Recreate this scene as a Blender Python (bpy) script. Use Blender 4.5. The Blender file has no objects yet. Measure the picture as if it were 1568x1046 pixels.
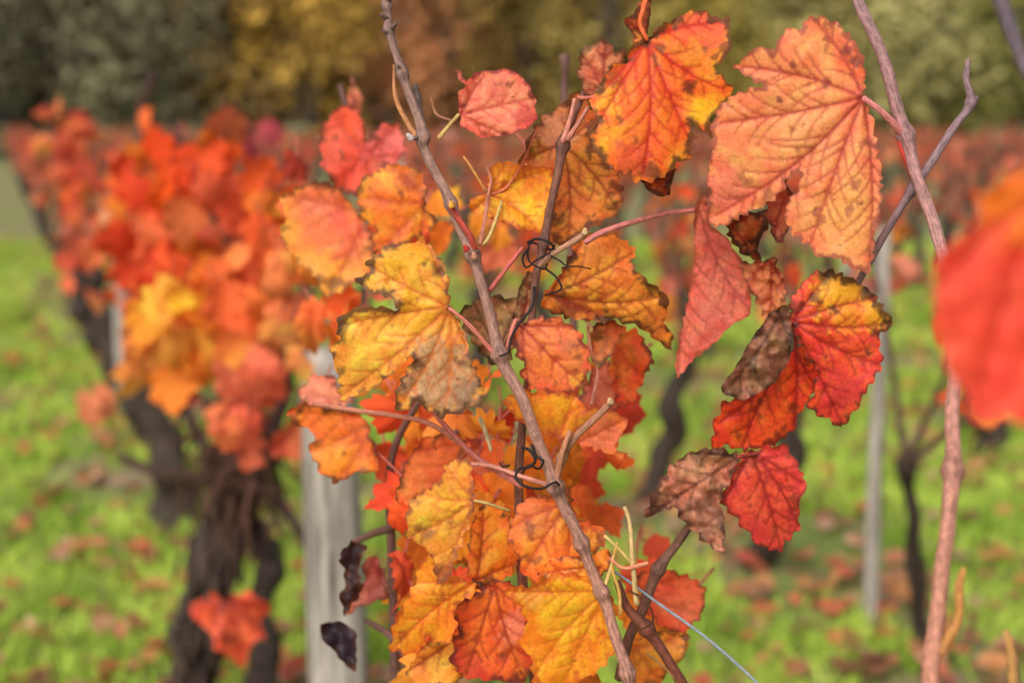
import bpy, math, random
import numpy as np
from mathutils import Vector, noise
from mathutils.geometry import delaunay_2d_cdt
rng=np.random.default_rng(11); random.seed(11)
FP=1568*50/36.0
CAM=np.array([0,0,1.25]); PITCH=math.atan(333/FP)
FW=np.array([0,math.cos(PITCH),-math.sin(PITCH)]); UP=np.array([0,math.sin(PITCH),math.cos(PITCH)]); RT=np.array([1.0,0,0])
def S(px,py,d):
    px=np.asarray(px,float);py=np.asarray(py,float);d=np.asarray(d,float)
    return CAM+ d[...,None]*(FW+((px-784)/FP)[...,None]*RT-((py-523)/FP)[...,None]*UP)
def lin(c):
    c=np.array(c,float)/255
    return np.where(c<=0.04045,c/12.92,((c+0.055)/1.055)**2.4)
def sstep(a,b,x):
    t=np.clip((x-a)/(b-a),0,1); return t*t*(3-2*t)
def lerp(a,b,t): return a+(b-a)*np.asarray(t)[...,None]
def fbm(x,y,s,o=3):
    return np.array([noise.fractal(Vector((a,b,s)),1.0,2.0,o) for a,b in zip(x,y)])
scene=bpy.context.scene
def link(o,parent=None):
    scene.collection.objects.link(o)
    if parent: o.parent=parent
    return o
def empty(name):
    e=bpy.data.objects.new(name,None); e.empty_display_size=0.05; return link(e)

# ---------------- materials ----------------
def newmat(name):
    m=bpy.data.materials.new(name); m.use_nodes=True
    nt=m.node_tree; nt.nodes.clear(); return m,nt
def N(nt,t,**k):
    n=nt.nodes.new(t)
    for a,b in k.items():
        if a in n.inputs.keys(): n.inputs[a].default_value=b
        else: setattr(n,a,b)
    return n
def leafmat(name,fine=True,transl=0.35,rough=0.5,spec=.3):
    m,nt=newmat(name); L=nt.links.new
    out=N(nt,'ShaderNodeOutputMaterial'); at=N(nt,'ShaderNodeAttribute',attribute_name='Col')
    col=at.outputs['Color']
    pr=N(nt,'ShaderNodeBsdfPrincipled',Roughness=rough)
    pr.inputs['Specular IOR Level'].default_value=spec
    if fine:
        lp=N(nt,'ShaderNodeAttribute',attribute_name='lp')
        vo=N(nt,'ShaderNodeTexVoronoi',feature='DISTANCE_TO_EDGE',Scale=10.0)
        nz0=N(nt,'ShaderNodeTexNoise',Scale=6.0,Detail=3.0)
        L(lp.outputs['Vector'],nz0.inputs['Vector'])
        ad=N(nt,'ShaderNodeVectorMath',operation='MULTIPLY_ADD'); ad.inputs[1].default_value=(.16,.16,.16)
        L(nz0.outputs['Color'],ad.inputs[0]); L(lp.outputs['Vector'],ad.inputs[2])
        L(ad.outputs[0],vo.inputs['Vector'])
        r1=N(nt,'ShaderNodeMapRange'); r1.inputs['From Max'].default_value=0.09; r1.inputs['To Min'].default_value=0.86;r1.inputs['To Max'].default_value=1.0
        L(vo.outputs['Distance'],r1.inputs['Value'])
        nz=N(nt,'ShaderNodeTexNoise',Scale=16.0,Detail=6.0,Roughness=0.75); L(lp.outputs['Vector'],nz.inputs['Vector'])
        r2=N(nt,'ShaderNodeMapRange'); r2.inputs['From Min'].default_value=0.3;r2.inputs['From Max'].default_value=0.7;r2.inputs['To Min'].default_value=0.82;r2.inputs['To Max'].default_value=1.22
        L(nz.outputs[0],r2.inputs['Value'])
        mu=N(nt,'ShaderNodeMath',operation='MULTIPLY'); L(r1.outputs[0],mu.inputs[0]); L(r2.outputs[0],mu.inputs[1])
        hs=N(nt,'ShaderNodeVectorMath',operation='SCALE'); L(col,hs.inputs[0]); L(mu.outputs[0],hs.inputs['Scale'])
        cc=hs.outputs[0]
        def specks(cc,scale,nscale,f0,f1,rmax,strength,colr,offs):
            of=N(nt,'ShaderNodeVectorMath',operation='ADD'); of.inputs[1].default_value=(offs,offs*1.7,0); L(ad.outputs[0],of.inputs[0])
            v2=N(nt,'ShaderNodeTexVoronoi',Scale=scale); L(of.outputs[0],v2.inputs['Vector'])
            n3=N(nt,'ShaderNodeTexNoise',Scale=nscale,Detail=3.0); L(of.outputs[0],n3.inputs['Vector'])
            thr=N(nt,'ShaderNodeMapRange'); thr.inputs['From Min'].default_value=f0;thr.inputs['From Max'].default_value=f1;thr.inputs['To Min'].default_value=0.0;thr.inputs['To Max'].default_value=rmax
            L(n3.outputs[0],thr.inputs['Value'])
            sp=N(nt,'ShaderNodeSeparateColor'); L(v2.outputs['Color'],sp.inputs[0])
            mm=N(nt,'ShaderNodeMath',operation='MULTIPLY'); L(thr.outputs[0],mm.inputs[0]); L(sp.outputs[0],mm.inputs[1])
            sb=N(nt,'ShaderNodeMath',operation='SUBTRACT'); L(mm.outputs[0],sb.inputs[0]); L(v2.outputs['Distance'],sb.inputs[1])
            r3=N(nt,'ShaderNodeMapRange'); r3.inputs['From Min'].default_value=0.0;r3.inputs['From Max'].default_value=0.12;r3.inputs['To Max'].default_value=strength
            L(sb.outputs[0],r3.inputs['Value'])
            mc=N(nt,'ShaderNodeMix',data_type='RGBA'); L(r3.outputs[0],mc.inputs[0]); L(cc,mc.inputs[6]); mc.inputs[7].default_value=(*colr,1)
            return mc.outputs[2]
        cc=specks(cc,13.0,2.8,.52,.80,.6,.6,(0.16,0.03,0.014),0)
        cc=specks(cc,22.0,3.5,.53,.75,.55,.6,(0.10,0.022,0.014),3.3)
        cc=specks(cc,5.0,1.4,.60,.85,.5,.75,(0.08,0.025,0.016),7.1)
        col=cc
        ve=N(nt,'ShaderNodeAttribute',attribute_name='vein')
        a1=N(nt,'ShaderNodeMath',operation='MULTIPLY_ADD'); a1.inputs[1].default_value=1.6; L(ve.outputs['Fac'],a1.inputs[0]); L(r1.outputs[0],a1.inputs[2])
        a2=N(nt,'ShaderNodeMath',operation='MULTIPLY_ADD'); a2.inputs[1].default_value=1.0; L(nz.outputs[0],a2.inputs[0]); L(a1.outputs[0],a2.inputs[2])
        bp=N(nt,'ShaderNodeBump',Strength=0.4,Distance=0.0006); L(a2.outputs[0],bp.inputs['Height']); L(bp.outputs[0],pr.inputs['Normal'])
    L(col,pr.inputs['Base Color'])
    if transl>0:
        tr=N(nt,'ShaderNodeBsdfTranslucent'); mx=N(nt,'ShaderNodeMixShader'); mx.inputs[0].default_value=transl
        L(col,tr.inputs['Color']);L(pr.outputs[0],mx.inputs[1]); L(tr.outputs[0],mx.inputs[2]); L(mx.outputs[0],out.inputs[0])
    else: L(pr.outputs[0],out.inputs[0])
    return m
def barkmat(name,scale=1.0,bump=0.0006,contrast=0.5,ls=30.0):
    m,nt=newmat(name); L=nt.links.new
    out=N(nt,'ShaderNodeOutputMaterial'); at=N(nt,'ShaderNodeAttribute',attribute_name='Col'); lp=N(nt,'ShaderNodeAttribute',attribute_name='lp')
    mp=N(nt,'ShaderNodeVectorMath',operation='MULTIPLY'); mp.inputs[1].default_value=(ls,3.2,3.2); L(lp.outputs['Vector'],mp.inputs[0])
    nz=N(nt,'ShaderNodeTexNoise',Scale=scale,Detail=6.0,Roughness=0.7); L(mp.outputs[0],nz.inputs['Vector'])
    mp2=N(nt,'ShaderNodeVectorMath',operation='MULTIPLY'); mp2.inputs[1].default_value=(ls*3.5,.8,.8); L(lp.outputs['Vector'],mp2.inputs[0])
    nb=N(nt,'ShaderNodeTexNoise',Scale=2.2,Detail=4.0,Roughness=.65); L(mp2.outputs[0],nb.inputs['Vector'])
    av=N(nt,'ShaderNodeMath',operation='ADD'); L(nz.outputs[0],av.inputs[0]); L(nb.outputs[0],av.inputs[1])
    r=N(nt,'ShaderNodeMapRange'); r.inputs['From Min'].default_value=0.75;r.inputs['From Max'].default_value=1.25;r.inputs['To Min'].default_value=1-contrast;r.inputs['To Max'].default_value=1+contrast*.8
    L(av.outputs[0],r.inputs['Value'])
    sc=N(nt,'ShaderNodeVectorMath',operation='SCALE'); L(at.outputs['Color'],sc.inputs[0]); L(r.outputs[0],sc.inputs['Scale'])
    pr=N(nt,'ShaderNodeBsdfPrincipled',Roughness=0.6); pr.inputs['Specular IOR Level'].default_value=0.3
    L(sc.outputs[0],pr.inputs['Base Color'])
    bp=N(nt,'ShaderNodeBump',Strength=1.0,Distance=bump); L(nz.outputs[0],bp.inputs['Height']); L(bp.outputs[0],pr.inputs['Normal'])
    L(pr.outputs[0],out.inputs[0]); return m
M_LEAF=leafmat('vine_leaf_blade',transl=.4)
M_LEAFB=leafmat('vine_leaf_simple',fine=False,transl=0.4,rough=0.7,spec=.15)
M_TREE=leafmat('tree_foliage',fine=False,transl=0.0,rough=0.9,spec=.1)
M_GRASS=leafmat('grass_blade',fine=False,transl=0.0,rough=0.8,spec=.2)
M_BARK=barkmat('cane_bark',bump=.0008,contrast=.6)
M_TRUNK=barkmat('old_vine_bark',scale=2.0,bump=0.012,contrast=0.7,ls=10)

class Acc:
    def __init__(s): s.V=[];s.F=[];s.C=[];s.P=[];s.n=0
    def add(s,V,F,C,P=None):
        V=np.asarray(V,float);n=len(V)
        C=np.asarray(C,float)
        if C.ndim==1: C=np.tile(C,(n,1))
        s.V.append(V);s.F.append(np.asarray(F)+s.n);s.C.append(C);s.P.append(V*20 if P is None else P);s.n+=n
    def build(s,name,mat,parent=None,smooth=True,vein=None):
        V=np.concatenate(s.V);F=np.concatenate(s.F).astype(np.int32);C=np.concatenate(s.C);P=np.concatenate(s.P)
        me=bpy.data.meshes.new(name)
        me.vertices.add(len(V)); me.vertices.foreach_set('co',V.astype(np.float32).ravel())
        me.loops.add(F.size); me.loops.foreach_set('vertex_index',F.ravel())
        me.polygons.add(len(F)); me.polygons.foreach_set('loop_start',np.arange(0,F.size,3,dtype=np.int32)); me.polygons.foreach_set('loop_total',np.full(len(F),3,dtype=np.int32))
        me.update(calc_edges=True)
        if smooth: me.polygons.foreach_set('use_smooth',np.ones(len(F),dtype=bool))
        a=me.color_attributes.new('Col','FLOAT_COLOR','POINT'); a.data.foreach_set('color',np.c_[np.clip(C,0,.97),np.ones(len(C))].astype(np.float32).ravel())
        b=me.attributes.new('lp','FLOAT_VECTOR','POINT'); b.data.foreach_set('vector',P.astype(np.float32).ravel())
        if vein is not None:
            v=me.attributes.new('vein','FLOAT','POINT'); v.data.foreach_set('value',vein.astype(np.float32))
        me.materials.append(mat); me.validate()
        o=bpy.data.objects.new(name,me); return link(o,parent)
def catmull(P,R,step):
    P=np.asarray(P,float);R=np.asarray(R,float)
    if len(P)==2: P=np.array([P[0],(P[0]+P[1])/2,P[1]]);R=np.array([R[0],(R[0]+R[1])/2,R[1]])
    Q=np.vstack([2*P[0]-P[1],P,2*P[-1]-P[-2]]);out=[];ro=[]
    for i in range(1,len(Q)-2):
        n=max(2,int(np.linalg.norm(Q[i+1]-Q[i])/step))
        for t in np.arange(n)/n:
            a,b,c,d=Q[i-1],Q[i],Q[i+1],Q[i+2]
            out.append(0.5*(2*b+(c-a)*t+(2*a-5*b+4*c-d)*t*t+(-a+3*b-3*c+d)*t**3)); ro.append(R[i-1]*(1-t)+R[i]*t)
    out.append(P[-1]);ro.append(R[-1]); return np.array(out),np.array(ro)
def tube(acc,P,R,col,sides=10,step=0.004,nodes=(),rough=0.06,col2=None,wob=0.0):
    X,r=catmull(P,R,step)
    n=len(X); s=np.r_[0,np.cumsum(np.linalg.norm(np.diff(X,axis=0),axis=1))]
    shade=np.ones(n)
    for q in nodes:
        q=np.asarray(q); dd=np.linalg.norm(X-q,axis=1); r=r*(1+0.6*np.exp(-(dd/0.0045)**2)); shade*=1-.35*np.exp(-((dd-.004)/.0025)**2)
    seed=random.random()*100
    T=np.gradient(X,axis=0);T/=np.linalg.norm(T,axis=1)[:,None]+1e-12
    if wob: X=X+wob*np.c_[np.sin(s*130+seed),np.sin(s*90+seed*2)*.5,np.sin(s*110+seed*3)*.3]
    u=np.cross(T[0],[0.3,0.9,0.2]);u/=np.linalg.norm(u);A=np.arange(sides)/sides*2*math.pi
    V=np.zeros((n,sides,3));LP=np.zeros((n,sides,3))
    for i in range(n):
        u=u-T[i]*np.dot(u,T[i]);u/=np.linalg.norm(u);w=np.cross(T[i],u)
        rr=r[i]*(1+rough*np.sin(A*3+seed+s[i]*40)+rough*math.sin(s[i]*300+seed)*0.5)
        V[i]=X[i]+rr[:,None]*(np.cos(A)[:,None]*u+np.sin(A)[:,None]*w)
        LP[i]=np.c_[np.full(sides,s[i]*1.0+seed),np.cos(A),np.sin(A)]
    idx=np.arange(n*sides).reshape(n,sides);a=idx[:-1];b=np.roll(idx,-1,1)[:-1];c=idx[1:];d=np.roll(idx,-1,1)[1:]
    F=np.concatenate([np.c_[a.ravel(),b.ravel(),d.ravel()],np.c_[a.ravel(),d.ravel(),c.ravel()]])
    VV=np.vstack([V.reshape(-1,3),X[0]-T[0]*r[0]*.4,X[-1]+T[-1]*r[-1]*.5]);k=n*sides
    f0=np.c_[idx[0],np.full(sides,k),np.roll(idx[0],-1)];f1=np.c_[idx[-1],np.roll(idx[-1],-1),np.full(sides,k+1)]
    LPP=np.vstack([LP.reshape(-1,3),[seed,0,0],[seed+s[-1],0,0]])
    C=np.tile(np.asarray(col,float),(len(VV),1))
    if col2 is not None:
        t=np.r_[np.repeat(s/s[-1],sides),0,1];C=lerp(C,np.tile(col2,(len(VV),1)),t)
    C=C*np.r_[np.repeat(shade,sides),1,1][:,None]
    acc.add(VV,np.vstack([F,f0,f1]),C,LPP)
def ptube(acc,pts,col,step=0.004,**k):
    pts=np.array(pts,float);P=S(pts[:,0],pts[:,1],pts[:,2]);R=pts[:,3]*pts[:,2]/FP
    if 'nodes' in k:
        nd=[]
        for (a,b) in k['nodes']:
            i=np.argmin((pts[:,0]-a)**2+(pts[:,1]-b)**2);nd.append(S(a,b,pts[i,2]))
        k['nodes']=nd
    tube(acc,P,R,col,step=step,**k)

# ---------------- traced leaf ----------------
def inpoly(x,y,P):
    ins=np.zeros(len(x),bool);j=len(P)-1
    for i in range(len(P)):
        xi,yi=P[i];xj,yj=P[j]
        c=((yi>y)!=(yj>y))&(x<(xj-xi)*(y-yi)/(yj-yi+1e-12)+xi);ins^=c;j=i
    return ins
def segdist(pts,A,B):
    best=np.full(len(pts),1e9)
    for a,b in zip(A,B):
        ab=b-a;t=np.clip(((pts-a)@ab)/(ab@ab+1e-9),0,1)
        best=np.minimum(best,np.linalg.norm(pts-(a+t[:,None]*ab),axis=1))
    return best
def serrate(out,amp,per,rs,step=3.0):
    P=np.array(out,float);n=len(P)
    area=0.5*np.sum(P[:,0]*np.roll(P[:,1],-1)-np.roll(P[:,0],-1)*P[:,1]);sg=1 if area>0 else -1
    Q=np.roll(P,-1,0);P=np.stack([P*.92+Q*.08,P*.08+Q*.92],1).reshape(-1,2)
    Q=np.roll(P,-1,0);res=[];ph=0;p=per;am=amp
    for a,b in zip(P,Q):
        L=np.linalg.norm(b-a)
        if L<1e-6: continue
        m=max(1,int(round(L/step)));tdir=(b-a)/L;nr=np.array([tdir[1],-tdir[0]])*sg
        for i in range(m):
            ph+=L/m/p
            if ph>=1: ph-=1;p=per*rs.uniform(.55,1.7);am=amp*rs.uniform(.35,1.6)
            saw=(ph/0.7) if ph<0.7 else ((1-ph)/0.3)
            res.append(a+(b-a)*i/m+nr*am*(saw-0.5)+rs.normal(0,0.2,2))
    return np.array(res)
BR_=1.14
def traced_leaf(name,parent,out,j,d,A,B=None,V=(150,35,22),E=(90,50,30),tilt=(0,0),cup=0.0,puff=0.0022,wav=0.003,teeth=6.0,per=21,eb=6,
        tips=None,patches=(),M=None,mott=0.5,halo=None,halow=9,res=4.2,seed=None,vs=0.85,crump=0.0012,ew=45,k=3,roll=None):
    seed=seed if seed is not None else abs(int(j[0]*7+j[1]*13))%9973
    rs=np.random.default_rng(seed);P=serrate(out,teeth,per,rs,step=2.5 if res<6 else res*0.6)
    J=np.array(j,float);O=np.array(out,float)
    if tips is None:
        n=len(O);dj=np.linalg.norm(O-J,axis=1);mxd=dj.max();tips=[]
        for i in np.argsort(-dj):
            if dj[i]<0.35*mxd: continue
            v=(O[i]-J)/dj[i]
            if all(np.dot(v,(np.array(t)-J)/np.linalg.norm(np.array(t)-J))<0.86 for t in tips): tips.append(tuple(O[i]))
    size=np.linalg.norm(O-J,axis=1).max()
    sA=[];sB=[];sW=[];sM=[]
    def addseg(a,b,w,bend,main):
        m=6;prev=a;nn=np.array([-(b-a)[1],(b-a)[0]])
        for q in range(1,m+1):
            t=q/m;pt=a+(b-a)*t+nn*bend*math.sin(t*math.pi);sA.append(prev);sB.append(pt);sW.append(w*(1-0.55*t));sM.append(main);prev=pt
    for t in tips:
        T=np.array(t,float);bd=rs.uniform(-.06,.06);addseg(J,J+(T-J)*.98,1.0,bd,True)
        Lm=np.linalg.norm(T-J);dr=(T-J)/Lm
        ns=max(2,int(Lm/38))
        for q in range(ns):
            f=0.2+0.7*q/ns
            for sgn in (1,-1):
                an=sgn*math.radians(rs.uniform(34,50));c,s_=math.cos(an),math.sin(an);dd=np.array([dr[0]*c-dr[1]*s_,dr[0]*s_+dr[1]*c])
                p0=J+(T-J)*(f+rs.uniform(.0,.08))+np.array([-(T-J)[1],(T-J)[0]])*bd*math.sin(f*math.pi)
                addseg(p0,p0+dd*Lm*0.36*(1.15-f*0.8)*rs.uniform(.7,1.2),0.5,-0.07*sgn,False)
    sA=np.array(sA);sB=np.array(sB);sW=np.array(sW)
    x0,y0=P.min(0);x1,y1=P.max(0)
    gx,gy=np.meshgrid(np.arange(x0,x1,res),np.arange(y0,y1,res*.87));gx=gx+(np.arange(gx.shape[0])%2)[:,None]*res/2
    G=np.c_[gx.ravel(),gy.ravel()]+rs.normal(0,res*.08,(gx.size,2))
    vp=[]
    for a,b in zip(sA,sB):
        m=max(1,int(np.linalg.norm(b-a)/(res*.6)))
        for i in range(m): vp.append(a+(b-a)*i/m)
    vp=np.array(vp)
    key={}
    for p in vp: key.setdefault((int(p[0]/(res*.45)),int(p[1]/(res*.45))),p)
    vp=np.array(list(key.values()))
    dvG=segdist(G,sA,sB);G=G[dvG>res*.55];G=np.vstack([G,vp])
    G=G[inpoly(G[:,0],G[:,1],P)]
    ed=segdist(G,P,np.roll(P,-1,0));G=G[ed>1.2]
    allp=[Vector(p) for p in P]+[Vector(p) for p in G]
    r=delaunay_2d_cdt(allp,[],[list(range(len(P)))],1,1e-4)
    X=np.array([tuple(v) for v in r[0]]);Fc=np.array([f for f in r[2] if len(f)==3])
    x,y=X[:,0],X[:,1]
    vein=np.zeros(len(X));dmain=np.full(len(X),1e9);dall=np.full(len(X),1e9)
    for a,b,w,mn in zip(sA,sB,sW,sM):
        ab=b-a;t=np.clip(((X-a)@ab)/(ab@ab+1e-9),0,1);dd=np.linalg.norm(X-(a+t[:,None]*ab),axis=1)
        vein=np.maximum(vein,min(1,w*1.1+.25)*np.clip(1-dd/(1.6+2.8*w),0,1))
        dall=np.minimum(dall,dd)
        if mn: dmain=np.minimum(dmain,dd)
    edg=segdist(X,P,np.roll(P,-1,0))
    n1=fbm(x/70,y/70,seed*.37);n2=fbm(x/17,y/17,seed*.71);n3=fbm(x/7,y/7,seed*.13+5,2);n4=fbm(x/30,y/30,seed*.53+9,4)
    B=A if B is None else B
    t=sstep(0,1,np.clip(1-edg/ew,0,1)*.8+n1*.9)
    C=lerp(np.tile(lin(A),(len(X),1)),np.tile(lin(B),(len(X),1)),t)
    if M is not None: C=lerp(C,np.tile(lin(M),(len(X),1)),min(1,mott*1.1)*sstep(0.0,.4,n2+n1*.6))
    C=C*lerp(np.ones((len(X),3)),np.tile([1.02,1.28,1.1],(len(X),1)),sstep(.05,.5,n4))
    C=C*lerp(np.ones((len(X),3)),np.tile([.94,.74,.8],(len(X),1)),sstep(.05,.5,-n4))
    if halo is not None: C=lerp(C,np.tile(lin(halo),(len(X),1)),0.75*np.exp(-dmain/halow))
    for (px,py,rr,cc,st) in patches:
        q=np.hypot(x-px,y-py)/rr+n2*.55+n3*.25;C=lerp(C,np.tile(lin(cc),(len(X),1)),st*sstep(1.15,.6,q))
    C=C*BR_
    C=lerp(C,np.tile(lin(V),(len(X),1)),vs*vein)
    if eb>0:
        C=lerp(C,np.tile(lin(E),(len(X),1)),0.88*sstep(eb,eb*.15,edg+(n2+n1)*eb*1.9+n3*eb*.5))
        C=lerp(C,np.tile(lin(E),(len(X),1)),0.7*sstep(.55,.8,n4+n2*.35+np.exp(-edg/14)*.28))
    C*= (1+0.14*n3)[:,None]
    sc=d/FP;xm=(x-J[0])*sc;ym=(y-J[1])*sc;rr2=xm**2+ym**2;an=np.arctan2(ym,xm)
    dz=tilt[0]*xm+tilt[1]*ym+cup*rr2-puff*(1-np.exp(-dmain/16))-puff*.2*(1-np.exp(-dall/6))+crump*n1*2+crump*.3*n2
    dz+=wav*np.sin(k*an+seed)*(np.sqrt(rr2)/(size*sc))**1.5+wav*.5*np.sin(7*an+seed*2)*np.exp(-edg/18)
    cx,cy=O.mean(0)
    if roll is None: roll=(rs.uniform(0,180),rs.uniform(1.5,4.5)*rs.choice([-1,1]))
    ra=math.radians(roll[0]);pv=((x-cx)*-math.sin(ra)+(y-cy)*math.cos(ra))*sc
    if crump>.003:
        dz+=crump*1.2*np.abs(fbm(x/28,y/28,seed*.9,2))-crump*.5*np.abs(n4)
    dz+=roll[1]*pv**2
    dz-=np.median(roll[1]*pv**2)
    W=S(x,y,d+dz)
    a=Acc();LP=np.c_[x/100+seed%97,y/100,np.zeros(len(x))];a.add(W,Fc,C,LP)
    return a.build(name,M_LEAF,parent,vein=vein)

# =============== CENTRAL VINE ===============
vine=empty('grapevine')
def TL(n,out,j,d,A,**k): return traced_leaf(n,k.pop('parent',vine),out,j,d,A,**k)
TL('leaf_top',[(990,64),(984,50),(974,46),(966,70),(960,95),(940,100),(925,120),(908,145),(903,162),(920,182),(900,208),(915,235),(930,252),(950,266),(975,278),(1000,278),(1022,268),(1035,252),(1060,240),(1065,207),(1054,184),(1078,205),(1093,210),(1088,182),(1105,160),(1126,138),(1110,122),(1095,102),(1112,90),(1122,68),(1115,47),(1120,27),(1095,27),(1075,15),(1052,18),(1030,32),(1008,40)],(991,62),0.925,
   (244,122,42),B=(245,162,42),V=(185,30,22),E=(90,60,35),tips=[(985,272),(908,205),(1060,225),(1112,140),(1105,35),(915,150)],tilt=(.2,-.15),cup=.6,eb=6,M=(236,84,42),mott=.5,halo=(232,76,40),
   patches=[(1055,132,13,(70,35,20),.85),(965,245,32,(210,72,55),.7),(1075,50,50,(236,96,72),.7),(975,95,30,(234,90,44),.6),(1075,175,22,(244,195,40),.7),(930,155,30,(244,172,40),.7),(1000,268,20,(120,65,45),.8),(940,120,16,(120,66,34),.6),(1060,85,30,(244,155,50),.6)])
TL('leaf_top_fold',[(985,0),(997,0),(996,25),(990,60),(975,62),(958,40),(955,28),(972,22),(975,8)],(990,55),0.935,(205,110,60),E=(90,60,45),teeth=2,tilt=(.8,0))
TL('leaf_top_small',[(888,78),(905,68),(928,60),(940,78),(958,76),(958,95),(940,105),(925,135),(908,155),(893,140),(885,112)],(925,140),0.95,(222,130,86),B=(190,120,92),M=(140,86,60),eb=4,tilt=(-.3,.2),roll=(60,-12))
TL('leaf_top_under',[(980,276),(1005,270),(1037,258),(1028,280),(1026,300),(1008,302),(992,292)],(1000,272),0.94,(205,98,38),B=(110,62,38),E=(60,40,30),eb=6,teeth=2)
TL('leaf_pink_small',[(693,103),(706,112),(716,128),(724,112),(750,108),(782,106),(806,124),(820,150),(822,186),(802,200),(775,208),(742,212),(720,203),(706,192),(702,160),(702,140),(713,132),(703,120)],(706,176),0.925,(240,128,98),B=(234,88,74),V=(195,55,50),E=(130,40,45),eb=3,teeth=3,cup=3,M=(234,102,84),halo=(240,160,115),patches=[(805,180,22,(190,66,66),.6),(760,130,20,(190,92,66),.4)])
TL('leaf_behind_cane',[(884,138),(868,152),(822,188),(803,225),(796,250),(820,262),(845,300),(835,372),(868,378),(915,345),(948,326),(955,290),(944,262),(908,220),(900,200),(915,178),(900,158)],(862,222),0.975,(232,150,68),B=(226,132,72),V=(150,58,38),E=(115,66,44),eb=6,M=(220,114,60),mott=.6,tilt=(.2,.1),cup=1.0,
   patches=[(850,195,40,(225,155,122),.7),(900,330,30,(238,124,55),.6),(945,285,14,(90,50,36),.8)])
TL('leaf_yellow_left',[(745,272),(755,252),(775,247),(800,253),(850,258),(852,290),(842,330),(832,358),(800,352),(775,343),(745,335),(722,325),(718,305),(738,300),(750,292)],(752,298),0.955,(245,174,42),B=(243,150,40),V=(210,105,35),E=(190,75,35),eb=3,teeth=3.5,tilt=(.1,-.2),cup=1.5,M=(234,116,42),mott=.5)
TL('leaf_brown_orange',[(900,355),(945,360),(975,382),(967,404),(985,425),(1020,450),(1026,470),(1016,490),(1031,515),(1028,537),(1005,522),(978,500),(940,490),(900,492),(868,487),(842,478),(828,470),(832,450),(850,430),(868,400),(882,372)],(842,452),0.96,(238,154,56),B=(234,140,50),V=(150,50,30),E=(70,42,28),eb=7,tips=[(1028,530),(1020,455),(972,385),(900,360),(940,490)],M=(216,108,46),mott=.55,tilt=(.12,.15),cup=1,wav=.005,roll=(20,6),
   patches=[(1000,500,28,(200,104,50),.6),(915,385,25,(226,124,66),.5),(870,478,25,(110,64,40),.7)])
TL('leaf_yellow_big',[(689,470),(688,440),(683,408),(662,382),(648,362),(632,372),(592,378),(560,400),(567,418),(542,427),(560,446),(600,458),(612,474),(562,468),(532,476),(513,495),(520,515),(505,540),(515,565),(521,615),(550,603),(580,590),(610,563),(628,545),(634,552),(620,570),(605,600),(606,634),(640,616),(672,640),(700,633),(722,625),(749,608),(735,580),(723,555),(713,520),(702,488)],(688,470),0.915,
   (243,178,66),B=(236,164,66),V=(205,105,45),E=(95,60,45),eb=5,tips=[(650,365),(562,405),(515,500),(522,608),(610,625),(680,635),(745,606)],cup=.8,tilt=(-.15,.1),M=(234,138,54),mott=.4,crump=.0028,roll=(60,4),
   patches=[(675,585,70,(178,138,100),.92),(660,545,35,(192,150,102),.85),(548,430,12,(60,40,30),.9),(672,412,14,(90,60,40),.8),(715,610,30,(140,108,82),.8),(640,480,35,(243,174,46),.8),(620,395,35,(243,170,40),.7)])
TL('leaf_brown_dry',[(702,478),(725,460),(760,452),(796,460),(806,482),(792,520),(778,560),(748,556),(728,530),(712,505)],(765,535),0.955,(184,138,96),B=(155,114,82),V=(105,72,50),E=(76,54,40),eb=5,M=(212,146,98),tilt=(.4,-.3),wav=.01,crump=.010,roll=(20,14))
TL('leaf_dry_fold',[(795,440),(808,415),(818,418),(815,460),(800,500),(782,495),(790,465)],(800,490),0.965,(224,172,122),B=(186,136,96),tilt=(.9,0),teeth=1.5)
TL('leaf_pink_centre',[(785,507),(800,494),(825,484),(855,487),(884,503),(900,530),(905,560),(896,590),(872,602),(840,600),(812,598),(798,575),(802,560),(786,532)],(800,500),0.945,(238,126,72),B=(232,98,68),V=(185,55,50),E=(130,60,45),eb=4,M=(212,116,64),mott=.5,halo=(240,144,76),cup=1.5,
   patches=[(885,580,14,(230,170,55),.7),(870,530,18,(165,90,58),.6),(835,560,22,(236,130,52),.7)])
TL('leaf_orange_centre',[(768,612),(800,598),(840,600),(880,603),(895,622),(930,628),(962,640),(955,665),(940,680),(962,707),(925,692),(885,680),(850,668),(820,662),(785,637)],(845,700),0.95,(245,154,42),B=(242,132,60),V=(215,90,45),E=(190,88,50),eb=3,M=(234,108,58),mott=.4,tilt=(.1,.3),
   patches=[(925,665,40,(241,124,88),.85),(860,615,24,(244,174,45),.6)])
TL('leaf_yellow_lower',[(720,700),(728,765),(716,810),(700,850),(686,890),(668,893),(663,852),(640,830),(620,824),(625,770),(645,755),(676,735),(682,710)],(725,766),0.93,(244,180,64),B=(242,156,60),V=(214,118,55),E=(160,88,62),eb=3.5,cup=1.5,tilt=(.2,.1),M=(234,152,80),mott=.4,
   patches=[(678,880,20,(130,78,58),.9),(655,815,10,(130,70,85),.6),(690,800,8,(120,70,75),.5),(700,770,25,(244,184,52),.6)])
TL('leaf_mottled',[(776,812),(792,778),(805,762),(840,758),(872,742),(880,790),(905,800),(930,815),(926,838),(900,850),(870,862),(845,872),(822,890),(800,880),(792,850),(778,828)],(872,770),0.955,(242,136,50),B=(240,120,44),V=(190,70,40),E=(140,70,42),eb=4,M=(216,102,50),mott=.55,cup=1.5,tilt=(0,-.15),
   patches=[(820,800,30,(180,98,58),.5),(905,830,25,(244,152,54),.8)])
TL('leaf_orange_mid',[(820,880),(832,862),(862,850),(890,856),(930,838),(938,860),(925,880),(900,898),(860,890)],(920,868),0.945,(245,148,46),B=(242,134,50),eb=3)
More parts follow.
